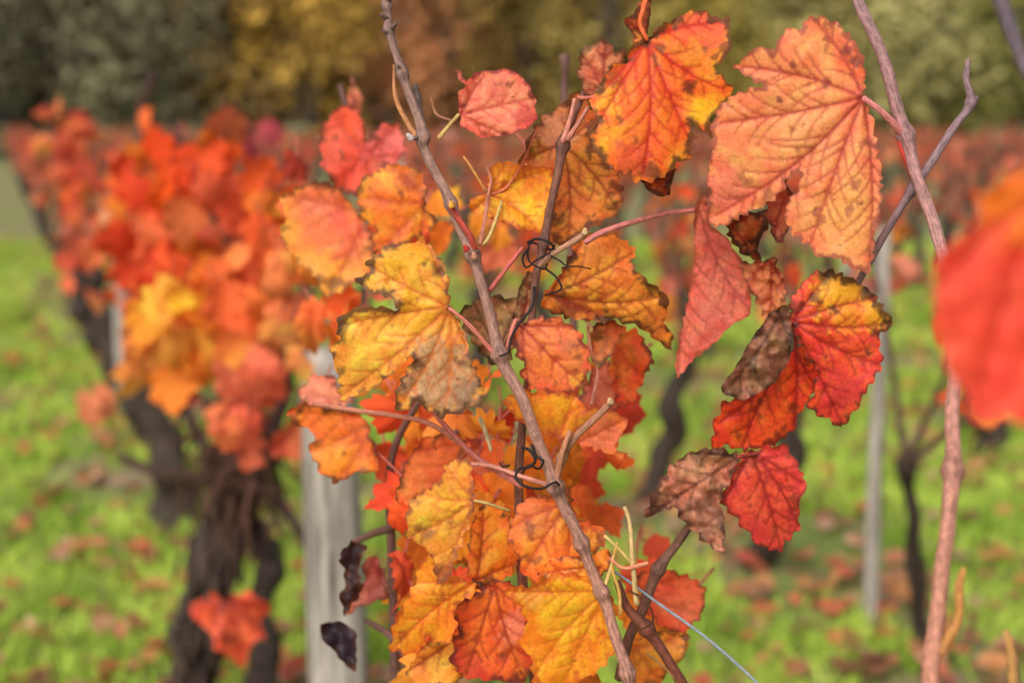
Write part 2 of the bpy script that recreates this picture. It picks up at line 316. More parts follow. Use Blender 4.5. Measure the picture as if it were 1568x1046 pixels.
TL('leaf_yellow_bottom',[(770,906),(790,896),(822,898),(850,874),(890,878),(922,896),(948,930),(936,960),(946,985),(930,1015),(905,1035),(862,1050),(838,1058),(815,1042),(812,1003),(790,985),(806,962),(800,932)],(928,905),0.945,(245,170,40),B=(244,152,38),V=(228,122,40),E=(210,95,40),eb=3,M=(240,134,42),mott=.35,cup=1,tilt=(.15,.15),tips=[(775,906),(815,1040),(862,1050),(855,878),(930,1010)],
   patches=[(815,910,26,(232,158,90),.6),(870,930,50,(245,182,46),.6)])
TL('leaf_red_bottom',[(694,932),(720,906),(750,888),(785,890),(806,930),(808,970),(815,1010),(805,1045),(760,1042),(712,1038),(688,1012),(700,965)],(758,895),0.965,(232,98,44),B=(220,74,46),V=(160,38,30),E=(110,50,42),eb=4,M=(196,62,46),mott=.6,halo=(238,140,54),cup=1.5,tilt=(0,.15),
   patches=[(790,965,30,(232,134,102),.8),(720,1020,26,(205,62,56),.6)])
TL('leaf_orange_bottom',[(640,872),(655,842),(690,880),(722,890),(735,905),(700,925),(694,948),(702,962),(682,988),(655,975),(640,1002),(597,998),(602,950),(622,915),(636,892)],(730,888),0.95,(245,150,38),B=(243,134,38),V=(218,80,35),E=(180,76,40),eb=3,M=(240,112,40),mott=.4,halo=(245,174,54),cup=1.5,tilt=(.2,.1))
TL('leaf_yellow_deep',[(650,985),(700,970),(715,1000),(705,1046),(640,1050),(620,1030)],(700,975),0.985,(244,172,54),B=(241,150,54),eb=2)
TL('leaf_orange_back',[(716,850),(722,800),(740,768),(768,775),(785,800),(795,860),(775,888),(740,890),(715,885)],(730,888),0.98,(244,158,44),B=(241,132,46),M=(232,110,48),eb=3,tilt=(.2,-.2))
def TS(n,out,j,d,A,**k):
    k.setdefault('res',7);k.setdefault('eb',3);k.setdefault('M',None);k.setdefault('cup',1.0);k.setdefault('vs',.5);return TL(n,out,j,d,A,**k)
TS('leaf_soft_orange',[(545,300),(552,275),(575,262),(600,250),(640,258),(655,290),(650,320),(674,340),(645,360),(615,375),(590,378),(572,396),(574,350),(553,335)],(655,310),1.07,(241,124,42),B=(243,154,50),M=(232,88,44),patches=[(630,275,18,(165,70,38),.7)])
TS('leaf_soft_pink',[(428,300),(460,285),(490,276),(520,290),(545,320),(572,360),(577,400),(550,430),(515,450),(497,457),(480,420),(455,400),(428,360),(438,330)],(560,330),1.18,(238,118,70),B=(242,150,62),patches=[(500,430,40,(243,165,58),.8),(490,320,40,(240,126,84),.7),(530,340,25,(226,72,58),.5)])
TS('leaf_soft_red',[(488,200),(510,170),(535,158),(556,180),(560,215),(585,190),(612,188),(624,235),(595,260),(570,285),(545,302),(512,290),(492,250)],(560,240),1.22,(236,86,56),B=(230,98,78),patches=[(590,225,32,(224,104,98),.8),(530,190,30,(238,90,48),.7)])
TS('leaf_soft_left',[(437,630),(470,618),(520,625),(560,638),(576,690),(582,722),(542,725),(515,742),(490,722),(473,692),(482,662),(452,650)],(570,640),1.10,(244,136,44),B=(238,112,54),patches=[(500,700,30,(245,154,50),.7)])
TS('leaf_soft_coral',[(453,602),(480,573),(512,575),(522,598),(545,615),(520,625),(470,620)],(540,612),1.2,(240,144,112))
TS('leaf_soft_salmon',[(604,762),(615,725),(628,695),(655,668),(695,660),(722,682),(702,722),(680,742),(650,756),(620,785)],(715,680),1.04,(241,134,74),B=(236,114,60))
TS('leaf_soft_right',[(938,510),(975,503),(1003,550),(985,580),(970,617),(945,622),(933,570)],(940,515),1.04,(240,106,48),B=(236,90,48),M=(243,136,54))
TS('leaf_soft_rose',[(888,602),(913,560),(936,553),(952,600),(945,640),(925,652),(895,642)],(905,565),1.06,(230,128,100),B=(228,104,80))
TS('leaf_soft_edge',[(905,500),(930,490),(960,500),(945,530),(925,560),(905,555)],(930,495),1.0,(228,164,98),B=(239,130,70))
TS('leaf_soft_low',[(973,880),(1010,868),(1052,880),(1082,900),(1076,942),(1045,972),(1010,957),(985,932)],(975,900),1.08,(239,124,80),B=(234,102,62),M=(228,82,56))
TS('leaf_soft_low',[(960,985),(1000,965),(1055,970),(1045,1010),(1010,1046),(965,1050),(945,1020)],(970,990),1.04,(243,154,58),B=(241,132,50))
TS('leaf_withered_dark',[(518,850),(540,826),(562,838),(548,868),(556,900),(540,925),(528,945),(520,915),(530,885)],(545,830),1.1,(66,34,34),B=(48,28,30),V=(40,20,22),crump=.006,teeth=5,tilt=(.4,0))
TS('leaf_withered_dark',[(490,955),(520,950),(546,966),(546,1030),(528,1018),(508,992),(492,978)],(520,952),1.12,(62,48,62),B=(48,38,48),V=(40,20,22),crump=.006,teeth=2)
TS('leaf_withered_tan',[(556,860),(575,848),(592,880),(596,915),(560,925),(525,945),(535,915),(558,895)],(575,850),1.14,(205,115,90),B=(160,80,70),crump=.004)

cane=Acc();pet=Acc();ten=Acc()
MAU=lin((176,124,106));MAU2=lin((140,110,100));PKS=lin((216,124,108));YG=lin((208,174,104));DK=lin((42,32,32));RBR=lin((120,66,50))
ptube(cane,[(590,-40,.925,5.5),(593,10,.925,5.5),(598,60,.925,6),(616,112,.925,6.5),(646,200,.925,8),(652,232,.925,7.5),(690,312,.925,7.5),(722,392,.925,8.5),(745,460,.925,8),(766,543,.925,9.5),(800,612,.925,9),(833,700,.93,9),(850,745,.93,9.5),(890,832,.935,8.5),(924,915,.94,8.5),(945,980,.94,8.5),(962,1040,.94,9),(975,1110,.94,9)],
  MAU2,col2=MAU,nodes=[(594,8),(598,45),(616,112),(647,212),(690,312),(722,392),(766,543),(850,745),(890,832),(922,905),(960,1030)],sides=14,wob=.0004,step=.0025)
for (a,b,a2,b2,rr) in [(594,30,582,22,4),(596,48,607,36,4),(598,52,584,48,3.5),(592,5,600,-6,4),(645,208,634,214,3.5),(724,392,733,384,4),(616,112,609,100,3)]:
    ptube(cane,[(a,b,.924,rr),((a+a2)/2,(b+b2)/2,.922,rr),(a2,b2,.920,rr*.5)],lin((105,82,78)),step=.002)
ptube(cane,[(895,140,.955,4),(880,175,.955,5),(862,222,.95,8),(850,285,.945,6.5),(833,370,.945,6.5),(821,430,.945,6),(812,500,.95,6),(806,600,.97,6),(795,720,.99,7),(800,900,1.0,8),(830,1100,1.0,9)],lin((115,74,60)),nodes=[(862,222),(831,372)],sides=12,wob=.0003)
ptube(cane,[(1060,800,.98,6),(1035,835,.98,7),(1008,872,.98,8),(985,930,.98,8),(962,978,.98,8),(948,1040,.98,8)],lin((112,74,60)),nodes=[(1008,872)])
ptube(cane,[(945,890,.95,6),(960,930,.95,7),(990,962,.95,9),(1020,1005,.95,8),(1062,1075,.95,9)],lin((115,62,46)),nodes=[(990,962)])
ptube(cane,[(935,617,.93,5),(912,640,.93,5.5),(882,668,.93,5.5),(860,700,.93,6),(850,742,.93,6)],lin((160,108,82)),nodes=[(862,700)])
ptube(cane,[(873,660,.925,4),(862,690,.925,4.5),(852,735,.93,5)],lin((185,124,92)))
ptube(cane,[(898,357,.935,4.5),(870,375,.935,4.5),(845,390,.937,4.5),(822,415,.945,5)],lin((172,124,98)))
ptube(cane,[(690,316,.92,5),(705,340,.92,5),(722,365,.92,5),(728,390,.925,5)],lin((180,70,55)))
ptube(cane,[(636,130,.93,4),(638,150,.93,4.5),(648,190,.925,4.5)],lin((100,80,76)),nodes=[(638,150)])
ptube(cane,[(603,100,.93,1.5),(606,150,.93,4),(625,190,.93,4),(640,212,.925,4)],lin((195,130,85)))
for pts,c in [([(703,175,.925,2.5),(690,190,.925,2.8),(672,212,.925,3.5)],YG),
  ([(688,472,.915,3),(712,492,.918,3.2),(735,516,.92,3.2),(756,542,.925,4)],PKS),
  ([(991,62,.925,3.5),(980,38,.925,3.5),(985,15,.925,3.8),(995,-20,.93,4)],lin((230,105,55))),
  ([(880,152,.945,3),(874,180,.945,3.5),(862,218,.945,5)],lin((205,135,118))),
  ([(900,165,.945,3),(885,190,.945,3.5),(868,215,.945,5)],lin((188,122,105))),
  ([(924,140,.95,2.5),(905,150,.95,3),(885,150,.95,3)],PKS),
  ([(1066,322,.96,4),(1020,327,.96,4.5),(970,340,.955,4.5),(922,356,.95,5),(896,372,.95,5)],lin((202,120,112))),
  ([(710,240,.93,2),(725,262,.93,2.5),(745,295,.935,2.8)],lin((210,140,75))),
  ([(745,255,.95,1.6),(752,275,.95,2.6),(748,298,.945,3),(742,340,.935,3),(735,375,.93,3.5)],lin((195,122,96))),
  ([(768,308,.95,2.5),(760,335,.94,3),(748,365,.93,3),(740,375,.93,3)],YG),
  ([(753,298,.955,2.5),(775,288,.955,2),(800,250,.96,1.5),(822,200,.965,1.5)],lin((220,120,85))),
  ([(726,766,.93,2.5),(745,770,.93,2.5),(780,782,.94,2.5)],YG),
  ([(956,776,.935,3),(964,800,.935,3.5),(968,850,.935,3.8),(975,925,.94,4.5)],lin((206,172,118))),
  ([(935,855,.935,2.5),(955,870,.935,3),(992,862,.93,3.5)],lin((218,134,102))),
  ([(925,820,.94,2.5),(945,838,.94,2.5),(970,865,.94,2.5)],YG),
  ([(800,500,.945,2.5),(790,490,.94,3),(775,535,.93,3)],PKS),
  ([(940,850,.94,2.5),(934,875,.94,3),(925,900,.94,4)],YG),
  ([(870,880,.945,2.5),(900,885,.945,3),(932,905,.94,3.5)],YG),
  ([(800,380,.94,3),(780,405,.93,3.2),(750,445,.93,3.5)],lin((205,100,92))),
  ([(480,618,1.08,3.5),(540,628,1.04,4),(600,636,1.0,4),(660,650,.99,4),(720,690,.98,4)],lin((195,122,98))),
  ([(640,600,.98,3),(680,650,.98,4),(730,700,.97,4.5),(800,745,.96,5)],lin((190,108,96))),
  ([(690,712,.97,3),(745,712,.96,3.5),(800,730,.95,3.5),(848,745,.93,4)],lin((206,136,116))),
  ([(735,640,.98,4),(745,665,.98,3),(752,690,.98,3)],lin((220,205,155))),
  ([(660,150,1.0,1.5),(668,175,1.0,2),(690,185,.97,2)],lin((180,120,90))),
  ([(945,830,.94,2),(938,870,.94,2.5),(948,905,.94,3),(950,940,.94,3)],lin((208,160,80))),
  ([(900,500,.99,2.5),(905,540,.99,2.5),(915,570,1.0,2.5),(905,620,.98,3)],lin((225,150,125)))]:
    ptube(pet,pts,c,sides=8,step=.003)
for (a,b,d,c) in [(630,213,.915,(215,195,190)),(692,316,.915,(240,170,70)),(727,394,.912,(200,140,110)),(846,742,.92,(175,130,110)),(715,383,.915,(190,60,50)),(896,357,.93,(230,190,140)),(935,616,.925,(215,175,135))]:
    p=S(a,b,d);tube(pet,[p,p+np.array([random.uniform(-.003,.003),-.002,.003])],[.0024,.001],lin(c),sides=8,step=.0015)
def tendril(pts,w=1.9,c=DK):
    ptube(ten,[(a,b,d,w*(1-.4*i/len(pts))) for i,(a,b,d) in enumerate(pts)],c,sides=6,step=.002)
tendril([(808,372,.935),(822,366,.93),(842,372,.93),(848,382,.937),(835,380,.95),(815,372,.95),(808,385,.94),(812,402,.932),(832,412,.932),(838,405,.94)],2.4)
tendril([(836,412,.935),(852,425,.93),(860,442,.93),(848,448,.932),(835,452,.94)],2.2)
tendril([(818,440,.94),(815,470,.932),(795,495,.93),(782,520,.918),(778,540,.915),(765,545,.915)],2.6)
tendril([(843,392,.935),(858,400,.93),(868,408,.93),(885,408,.93),(905,412,.93)],1.8)
tendril([(810,380,.935),(800,395,.93),(806,410,.93),(822,398,.93),(840,388,.935),(850,375,.94)],2.0)
tendril([(800,685,.92),(812,690,.915),(820,705,.915),(810,715,.92),(795,718,.92),(790,732,.918),(805,745,.915),(830,748,.915),(850,738,.915),(858,745,.93)],2.8)
tendril([(815,682,.925),(822,700,.915),(832,705,.915),(825,718,.92),(810,712,.925),(800,725,.93)],2.4)
tendril([(780,712,.925),(770,715,.92),(765,708,.92)],1.6)
tendril([(965,905,.94),(990,920,.93),(1000,950,.935),(980,965,.94)],1.8,lin((90,55,35)))
tendril([(990,1000,.94),(1010,1015,.94),(1030,1035,.93),(1045,1060,.94)],2.0,lin((150,105,60)))
cane.build('cane',M_BARK,vine);pet.build('leaf_stalks',M_BARK,vine);ten.build('tendrils',M_BARK,vine)

# =============== RIGHT VINE ===============
vr=empty('grapevine')
def TR(n,*a,**k): return TL(n,*a,parent=vr,**k)
TR('leaf_salmon_big',[(1322,148),(1326,110),(1318,78),(1300,52),(1268,28),(1238,25),(1228,42),(1200,48),(1185,75),(1152,74),(1140,90),(1122,100),(1142,118),(1168,132),(1128,143),(1100,163),(1090,192),(1090,232),(1083,268),(1088,300),(1085,345),(1110,346),(1132,333),(1162,318),(1188,305),(1203,283),(1212,262),(1228,262),(1224,290),(1207,308),(1200,330),(1210,355),(1236,375),(1258,397),(1278,393),(1302,410),(1330,420),(1338,393),(1340,350),(1350,310),(1350,258),(1342,220),(1336,180)],(1322,150),0.885,
  (243,148,92),B=(241,128,90),V=(165,55,46),E=(165,85,66),eb=4,tips=[(1252,35),(1130,102),(1098,190),(1090,335),(1240,378),(1330,412)],M=(242,168,92),mott=.45,halo=(234,112,80),halow=7,cup=.5,tilt=(-.18,.1),puff=.003,wav=.004,roll=(50,2.5),
  patches=[(1307,95,26,(234,105,62),.8),(1310,95,10,(80,45,45),.7),(1265,130,9,(100,60,60),.8),(1295,78,9,(90,50,50),.7),(1240,200,50,(242,156,100),.6),(1300,330,60,(244,166,88),.6),(1110,290,35,(238,118,98),.7),(1193,153,6,(110,50,50),.8),(1215,103,7,(110,60,60),.7)],res=4.0)
TR('leaf_pink_drooping',[(1066,308),(1082,300),(1087,345),(1112,362),(1136,400),(1150,440),(1150,482),(1120,498),(1090,530),(1060,552),(1038,580),(1033,560),(1040,520),(1055,450),(1064,390),(1062,340)],(1070,318),0.965,(228,120,100),B=(234,108,86),V=(185,80,72),E=(180,90,64),eb=3,teeth=3,tilt=(.4,0),cup=1.0,M=(222,128,112))
TR('leaf_dark_curl',[(1108,338),(1140,326),(1178,322),(1176,350),(1160,372),(1166,402),(1140,392),(1118,368)],(1120,345),0.955,(185,98,48),B=(120,72,44),E=(66,40,30),eb=6,tilt=(.5,.3),crump=.006)
TR('leaf_small_curl',[(1128,402),(1150,402),(1186,394),(1206,442),(1200,472),(1176,498),(1162,470),(1143,432)],(1180,400),0.95,(236,128,66),B=(200,120,78),E=(95,60,48),eb=4,tilt=(-.4,.3),crump=.006,roll=(70,12))
TR('leaf_inner_red',[(1170,300),(1205,270),(1215,320),(1208,345),(1200,372),(1185,370),(1175,335)],(1210,290),0.95,(224,120,92),B=(180,96,70),eb=3)
TR('leaf_red_yellow',[(1205,468),(1238,420),(1270,412),(1302,425),(1340,450),(1354,474),(1370,495),(1346,514),(1352,560),(1332,590),(1312,625),(1290,656),(1265,641),(1234,625),(1246,598),(1253,572),(1240,552),(1220,520)],(1212,492),0.92,(226,68,44),B=(222,62,54),V=(150,24,28),E=(70,46,32),eb=5,tips=[(1270,416),(1366,495),(1348,560),(1290,650),(1345,455)],tilt=(-.2,.12),cup=1.5,M=(234,98,44),mott=.5,roll=(35,5),
  patches=[(1290,440,55,(240,176,44),.9),(1345,480,30,(240,176,44),.85),(1300,485,34,(240,140,44),.8),(1262,418,18,(90,80,35),.8),(1330,448,13,(60,50,30),.8),(1360,497,10,(100,95,40),.8),(1290,600,35,(220,66,68),.6)])
TR('leaf_red_lower',[(1205,545),(1230,525),(1256,570),(1245,600),(1222,640),(1212,662),(1182,682),(1140,690),(1112,682),(1088,690),(1092,650),(1108,615),(1150,600),(1185,580)],(1218,530),0.94,(234,84,36),B=(226,66,38),V=(140,28,24),E=(120,42,28),eb=3.5,M=(238,116,38),mott=.55,tilt=(.25,.25),tips=[(1215,655),(1135,688),(1100,650),(1248,590)],halo=(205,46,32))
TR('leaf_brown_curl',[(1205,465),(1212,492),(1211,548),(1185,588),(1140,614),(1108,604),(1103,592),(1124,566),(1150,520),(1180,478)],(1195,480),0.915,(160,110,82),B=(132,90,70),V=(90,58,46),E=(76,52,42),eb=4,tilt=(.3,.1),cup=0,crump=.007,teeth=1.5,M=(182,120,90),puff=.004,roll=(130,28))
TR('leaf_crimson',[(1136,694),(1180,682),(1202,680),(1218,702),(1236,742),(1222,778),(1226,810),(1202,830),(1196,846),(1160,835),(1132,800),(1100,766),(1118,730)],(1150,690),0.945,(224,76,56),B=(216,64,62),V=(145,30,34),E=(140,50,40),eb=3,tilt=(.15,.12),cup=1.5,M=(232,100,60),mott=.5,tips=[(1196,840),(1110,765),(1232,742),(1224,810)])
TR('leaf_brown_folded',[(984,795),(1000,752),(1024,716),(1050,695),(1090,684),(1136,696),(1122,730),(1102,765),(1110,800),(1109,850),(1085,836),(1050,802),(1030,775),(1005,786)],(1130,700),0.93,(204,136,104),B=(170,114,90),V=(105,64,52),E=(86,56,46),eb=4.5,tilt=(-.1,.1),crump=.009,wav=.008,puff=.004,M=(212,134,102),mott=.6,roll=(55,16),patches=[(1080,790,35,(130,88,68),.7),(1000,780,18,(115,78,62),.7)])
rc=Acc();rp=Acc()
ptube(rc,[(1300,-40,.90,8),(1314,5,.90,8.5),(1345,72,.90,9),(1386,205,.90,10),(1402,262,.895,9),(1418,310,.89,9.5),(1440,375,.88,9.5),(1456,450,.85,10),(1462,560,.80,10),(1458,650,.77,11),(1459,722,.75,12.5),(1450,800,.74,12),(1440,900,.73,12),(1428,1000,.72,13),(1424,1100,.71,14)],lin((154,118,120)),col2=lin((184,124,100)),nodes=[(1386,205),(1459,722)],sides=14,wob=.0004)
ptube(rc,[(1484,92,.915,4),(1480,125,.915,5),(1486,158,.915,6),(1462,195,.91,6),(1428,245,.905,6),(1398,290,.905,6),(1362,345,.91,6),(1335,395,.915,6),(1312,435,.92,5)],lin((134,106,110)),nodes=[(1486,158),(1398,290)],sides=12,wob=.0004)
ptube(rc,[(1486,158,.915,5),(1494,152,.913,4.5),(1498,148,.912,2)],lin((120,98,98)))
ptube(rc,[(1476,870,.72,4),(1468,900,.72,7),(1466,950,.72,7),(1430,1010,.72,9)],lin((190,130,70)))
ptube(rc,[(1540,965,.72,4),(1548,1000,.72,7),(1552,1060,.72,8)],lin((190,140,80)))
ptube(rc,[(1520,-30,.62,13),(1545,40,.62,10),(1575,120,.62,9)],lin((110,95,105)))
ptube(rc,[(1376,218,.9,3),(1386,240,.9,4),(1398,275,.9,4)],lin((190,60,50)))
for pts,c in [([(1322,150,.885,4),(1345,168,.888,5),(1368,190,.893,5.5),(1386,210,.90,6.5)],lin((218,132,128))),
  ([(1212,492,.92,3),(1235,470,.925,3),(1290,440,.925,3.2),(1315,430,.92,3.5)],lin((200,80,65))),
  ([(1130,700,.935,3),(1165,690,.95,3),(1215,640,.955,3),(1218,530,.95,3),(1215,495,.925,3)],lin((150,60,50)))]:
    ptube(rp,pts,c,sides=8,step=.003)
rc.build('cane',M_BARK,vr);rp.build('leaf_stalks',M_BARK,vr)
TR('leaf_near_red',[(1432,395),(1452,378),(1470,360),(1500,345),(1496,300),(1540,270),(1590,255),(1640,290),(1690,400),(1700,520),(1650,630),(1590,655),(1540,640),(1490,650),(1478,600),(1455,575),(1438,520),(1430,450)],(1600,300),0.45,(236,74,48),B=(236,88,60),V=(210,56,42),eb=0,res=9,tilt=(0,.05),M=None,teeth=6,per=30,roll=(90,2),patches=[(1550,320,70,(245,120,36),.9)])
rq=Acc();ptube(rq,[(1600,300,.45,4),(1630,200,.5,5),(1660,60,.55,6),(1700,-60,.6,8)],lin((150,100,100)));rq.build('near_stalk',M_BARK,vr)

w=Acc();ptube(w,[(930,868,.96,2.2),(960,888,.955,2.2),(1010,925,.95,2.2),(1080,975,.94,2.2),(1160,1046,.925,2.3),(1260,1150,.90,2.4)],lin((140,150,160)),sides=8,rough=0.02)
ww=w.build('trellis_wire',M_BARK)

# ---------------- generic leaf templates ----------------
def prof(th,rs,teeth=.06):
    L=[(90,1.0,40),(35,.88,36),(145,.88,36),(-20,.68,38),(200,.68,38),(-58,.55,28),(238,.55,28)]
    dg=np.degrees(th);r=np.zeros_like(th)+.30
    for a,l,wd in L:
        l=l*rs.uniform(.85,1.12);a=a+rs.uniform(-7,7)
        dd=np.abs((dg-a+180)%360-180);r=np.maximum(r,l*(1-.36*(dd/wd)**1.35))
    return r*(1+teeth*np.sign(np.sin(th*17))+rs.normal(0,teeth*.4,len(th)))
def template(n,rings,seed,curl,fold=0.0):
    rs=np.random.default_rng(seed);th=-math.pi/2+np.arange(n)/n*2*math.pi;r=prof(th,rs,.055 if n>20 else .03)
    V=[[0,0,0]];E=[0.0];Vn=[1.0]
    va=np.radians([90,35,145,-20,200])
    ph=rs.uniform(0,6)
    for k in range(1,rings+1):
        q=k/rings
        for i in range(n):
            x,y=r[i]*q*math.cos(th[i]),r[i]*q*math.sin(th[i]);rr=math.hypot(x,y)
            V.append([x*(1-fold*.35),y,-curl*rr*rr+fold*abs(x)*.7+.14*math.sin(2*th[i]+ph)*rr*rr+.08*math.sin(7*th[i]+ph)*q**3]);E.append(q)
            dv=min(abs((th[i]-a+math.pi)%(2*math.pi)-math.pi) for a in va)*rr;Vn.append(max(0,1-dv/.05))
    F=[(0,1+i,1+(i+1)%n) for i in range(n)]
    for k in range(rings-1):
        for i in range(n):
            a=1+k*n+i;b=1+k*n+(i+1)%n;F+= [(a,a+n,b+n),(a,b+n,b)]
    return np.array(V,float),np.array(F),np.array(E),np.array(Vn)
T_MID=[template(48,4,s,c,f) for s,c,f in ((1,.25,.2),(2,.5,0),(3,-.1,.6),(4,.8,.3),(8,.3,.9),(9,-.3,.1),(10,.9,1.1))]
T_LOW=[template(14,1,s,c,f) for s,c,f in ((5,.3,.2),(6,.6,.7),(7,-.1,.4))]
def place(acc,T,pos,tip,nrm,size,A,B=None,vein=.35,petiole=None):
    V,F,E,Vn=T;tip=np.array(tip,float);tip/=np.linalg.norm(tip);nrm=np.array(nrm,float);nrm-=tip*np.dot(tip,nrm);nrm/=np.linalg.norm(nrm)+1e-9
    xx=np.cross(tip,nrm);R=np.stack([xx,tip,nrm])
    W=(V*size)@R+pos;A=np.asarray(A);B=A if B is None else B
    C=A+(B-A)*((E**2)[:,None]);C=C*(1-vein*Vn[:,None]*np.array([.3,.6,.6]))
    C=C*(1+rng.normal(0,.08,(len(V),1)))
    if len(V)>60 and rng.random()<.7:
        dr=rng.normal(0,1,3);s=np.clip(V@dr*1.2+rng.normal(0,.3),0,1)[:,None];C=C*(1-s)+C*np.array([1.0,1.6,1.1])*s if rng.random()<.6 else C*(1-.35*s)
        C[:,1]=np.minimum(C[:,1],C[:,0]*.62)
    acc.add(W,F,C)
PAL=[lin(c) for c in ((240,108,50),(243,134,56),(236,90,54),(243,158,60),(240,126,90),(230,102,76),(243,170,72),(242,120,50),(220,74,58))]
PALP=[lin(c) for c in ((220,138,110),(214,122,96),(222,146,98),(202,118,98),(220,114,80),(186,136,114),(224,154,98),(170,122,98))]
def rvec(s): return rng.normal(0,s,3)

mid=Acc();mst=Acc()
def GL(x,y,size,d,A,B=None,rot=None,face=0.45):
    p=S(x,y,d);rot=rng.uniform(-50,50) if rot is None else rot;a=math.radians(rot)
    tip=-UP*math.cos(a)+RT*math.sin(a)+rvec(.25);n=-FW+rvec(face)+np.array([0,0,.25])
    s=size/1.5*d/FP;tn=tip/np.linalg.norm(tip);pos=p-tn*s*.25
    place(mid,T_MID[rng.integers(7)],pos,tip,n,s,lin(A)*1.08,lin(B if B is not None else A)*1.08)
    q=pos-tn*.022+np.array([rng.uniform(-.025,.025),.03,rng.uniform(-.005,.015)])
    tube(mst,[pos,(pos+q)/2+rvec(.004),q],[.0009,.001,.0013],lin((190,100,85)),sides=5,step=.01)
for a in [(480,410,100,1.3,(242,150,64),(240,128,55)),(555,265,80,1.3,(226,95,88)),(640,360,70,1.2,(230,98,64)),(470,330,80,1.4,(240,120,70)),(580,415,70,1.3,(236,104,70)),(530,470,80,1.35,(240,130,66)),(460,250,60,1.5,(170,60,45)),
 (610,640,90,1.12,(234,92,52)),(700,650,80,1.1,(238,126,62)),(590,560,70,1.2,(236,110,62)),(690,600,90,1.1,(240,134,62)),(740,590,80,1.1,(238,116,54)),(760,640,90,1.15,(218,70,48)),(745,665,80,1.08,(242,154,54)),
 (950,640,90,1.2,(226,80,62)),(905,690,80,1.2,(224,90,66)),(895,770,80,1.15,(238,116,54)),(930,520,60,1.15,(216,136,86)),(615,800,80,1.05,(234,90,46)),(640,760,80,1.08,(234,98,52)),(600,760,70,1.1,(226,80,50)),(720,740,80,1.05,(232,98,54)),(760,770,110,1.04,(241,134,48)),(765,850,90,1.02,(241,126,46)),
 (740,800,90,1.03,(243,154,54)),(700,830,90,1.02,(243,160,54)),(620,880,80,1.1,(205,80,48)),(985,890,80,1.15,(236,98,62)),(985,940,90,1.1,(241,142,52)),
 (900,1060,110,1.0,(241,134,54)),(650,1040,90,1.06,(243,158,64)),(545,160,50,1.5,(206,108,88)),(820,250,60,1.1,(170,88,52)),(760,700,60,1.06,(236,116,60)),(800,760,90,1.1,(220,90,52)),(865,740,70,1.1,(241,150,54)),
 (1010,840,50,1.25,(220,88,60)),(690,780,80,1.1,(226,84,48)),(590,700,70,1.2,(230,92,56))]:
    GL(*a)
HOT=[(240,126,46),(243,150,52),(236,100,52),(240,114,62),(230,90,54),(243,162,60),(234,122,88),(238,106,48),(242,140,48)]
for (x0,x1,y0,y1,n,d0,d1,sz) in [(610,760,560,760,15,1.08,1.3,72),(600,780,760,1040,18,1.05,1.25,78),(780,940,690,900,14,1.08,1.3,72),(880,980,510,680,4,1.15,1.4,60),(560,680,300,460,6,1.3,1.5,65),(450,560,430,640,8,1.3,1.5,75),(950,1050,880,1040,3,1.15,1.3,80),(820,900,600,780,7,1.1,1.3,70),(700,800,300,460,3,1.4,1.6,55)]:
    for _ in range(n):
        c=HOT[rng.integers(9)];GL(rng.uniform(x0,x1),rng.uniform(y0,y1),sz*rng.uniform(.8,1.25),rng.uniform(d0,d1),np.clip(np.array(c)*rng.uniform(.93,1.02),0,245))
mid.build('leaves_behind',M_LEAFB,vine);mst.build('stalks_behind',M_BARK,vine)
bk=Acc()
for p in [[(640,350,1.1,4),(660,440,1.1,4),(690,520,1.1,5),(650,600,1.1,5),(600,700,1.12,6),(600,850,1.14,7),(606,1060,1.15,8)],[(520,130,1.3,4),(530,165,1.3,5),(560,260,1.3,6),(610,400,1.25,6),(640,560,1.2,7),(700,800,1.2,8),(800,1080,1.2,9)],
   [(540,830,1.15,4),(575,815,1.15,6),(610,800,1.12,7),(640,740,1.1,6),(700,660,1.1,5)],[(560,950,1.15,4),(600,975,1.12,6),(640,1030,1.1,7)],[(864,85,1.35,8),(865,115,1.35,5),(864,145,1.35,6),(870,300,1.3,6),(880,600,1.3,6),(860,1060,1.3,8)]]:
    ptube(bk,p,lin((105,72,64)),step=.01)
bk.build('cane_behind',M_BARK,vine)

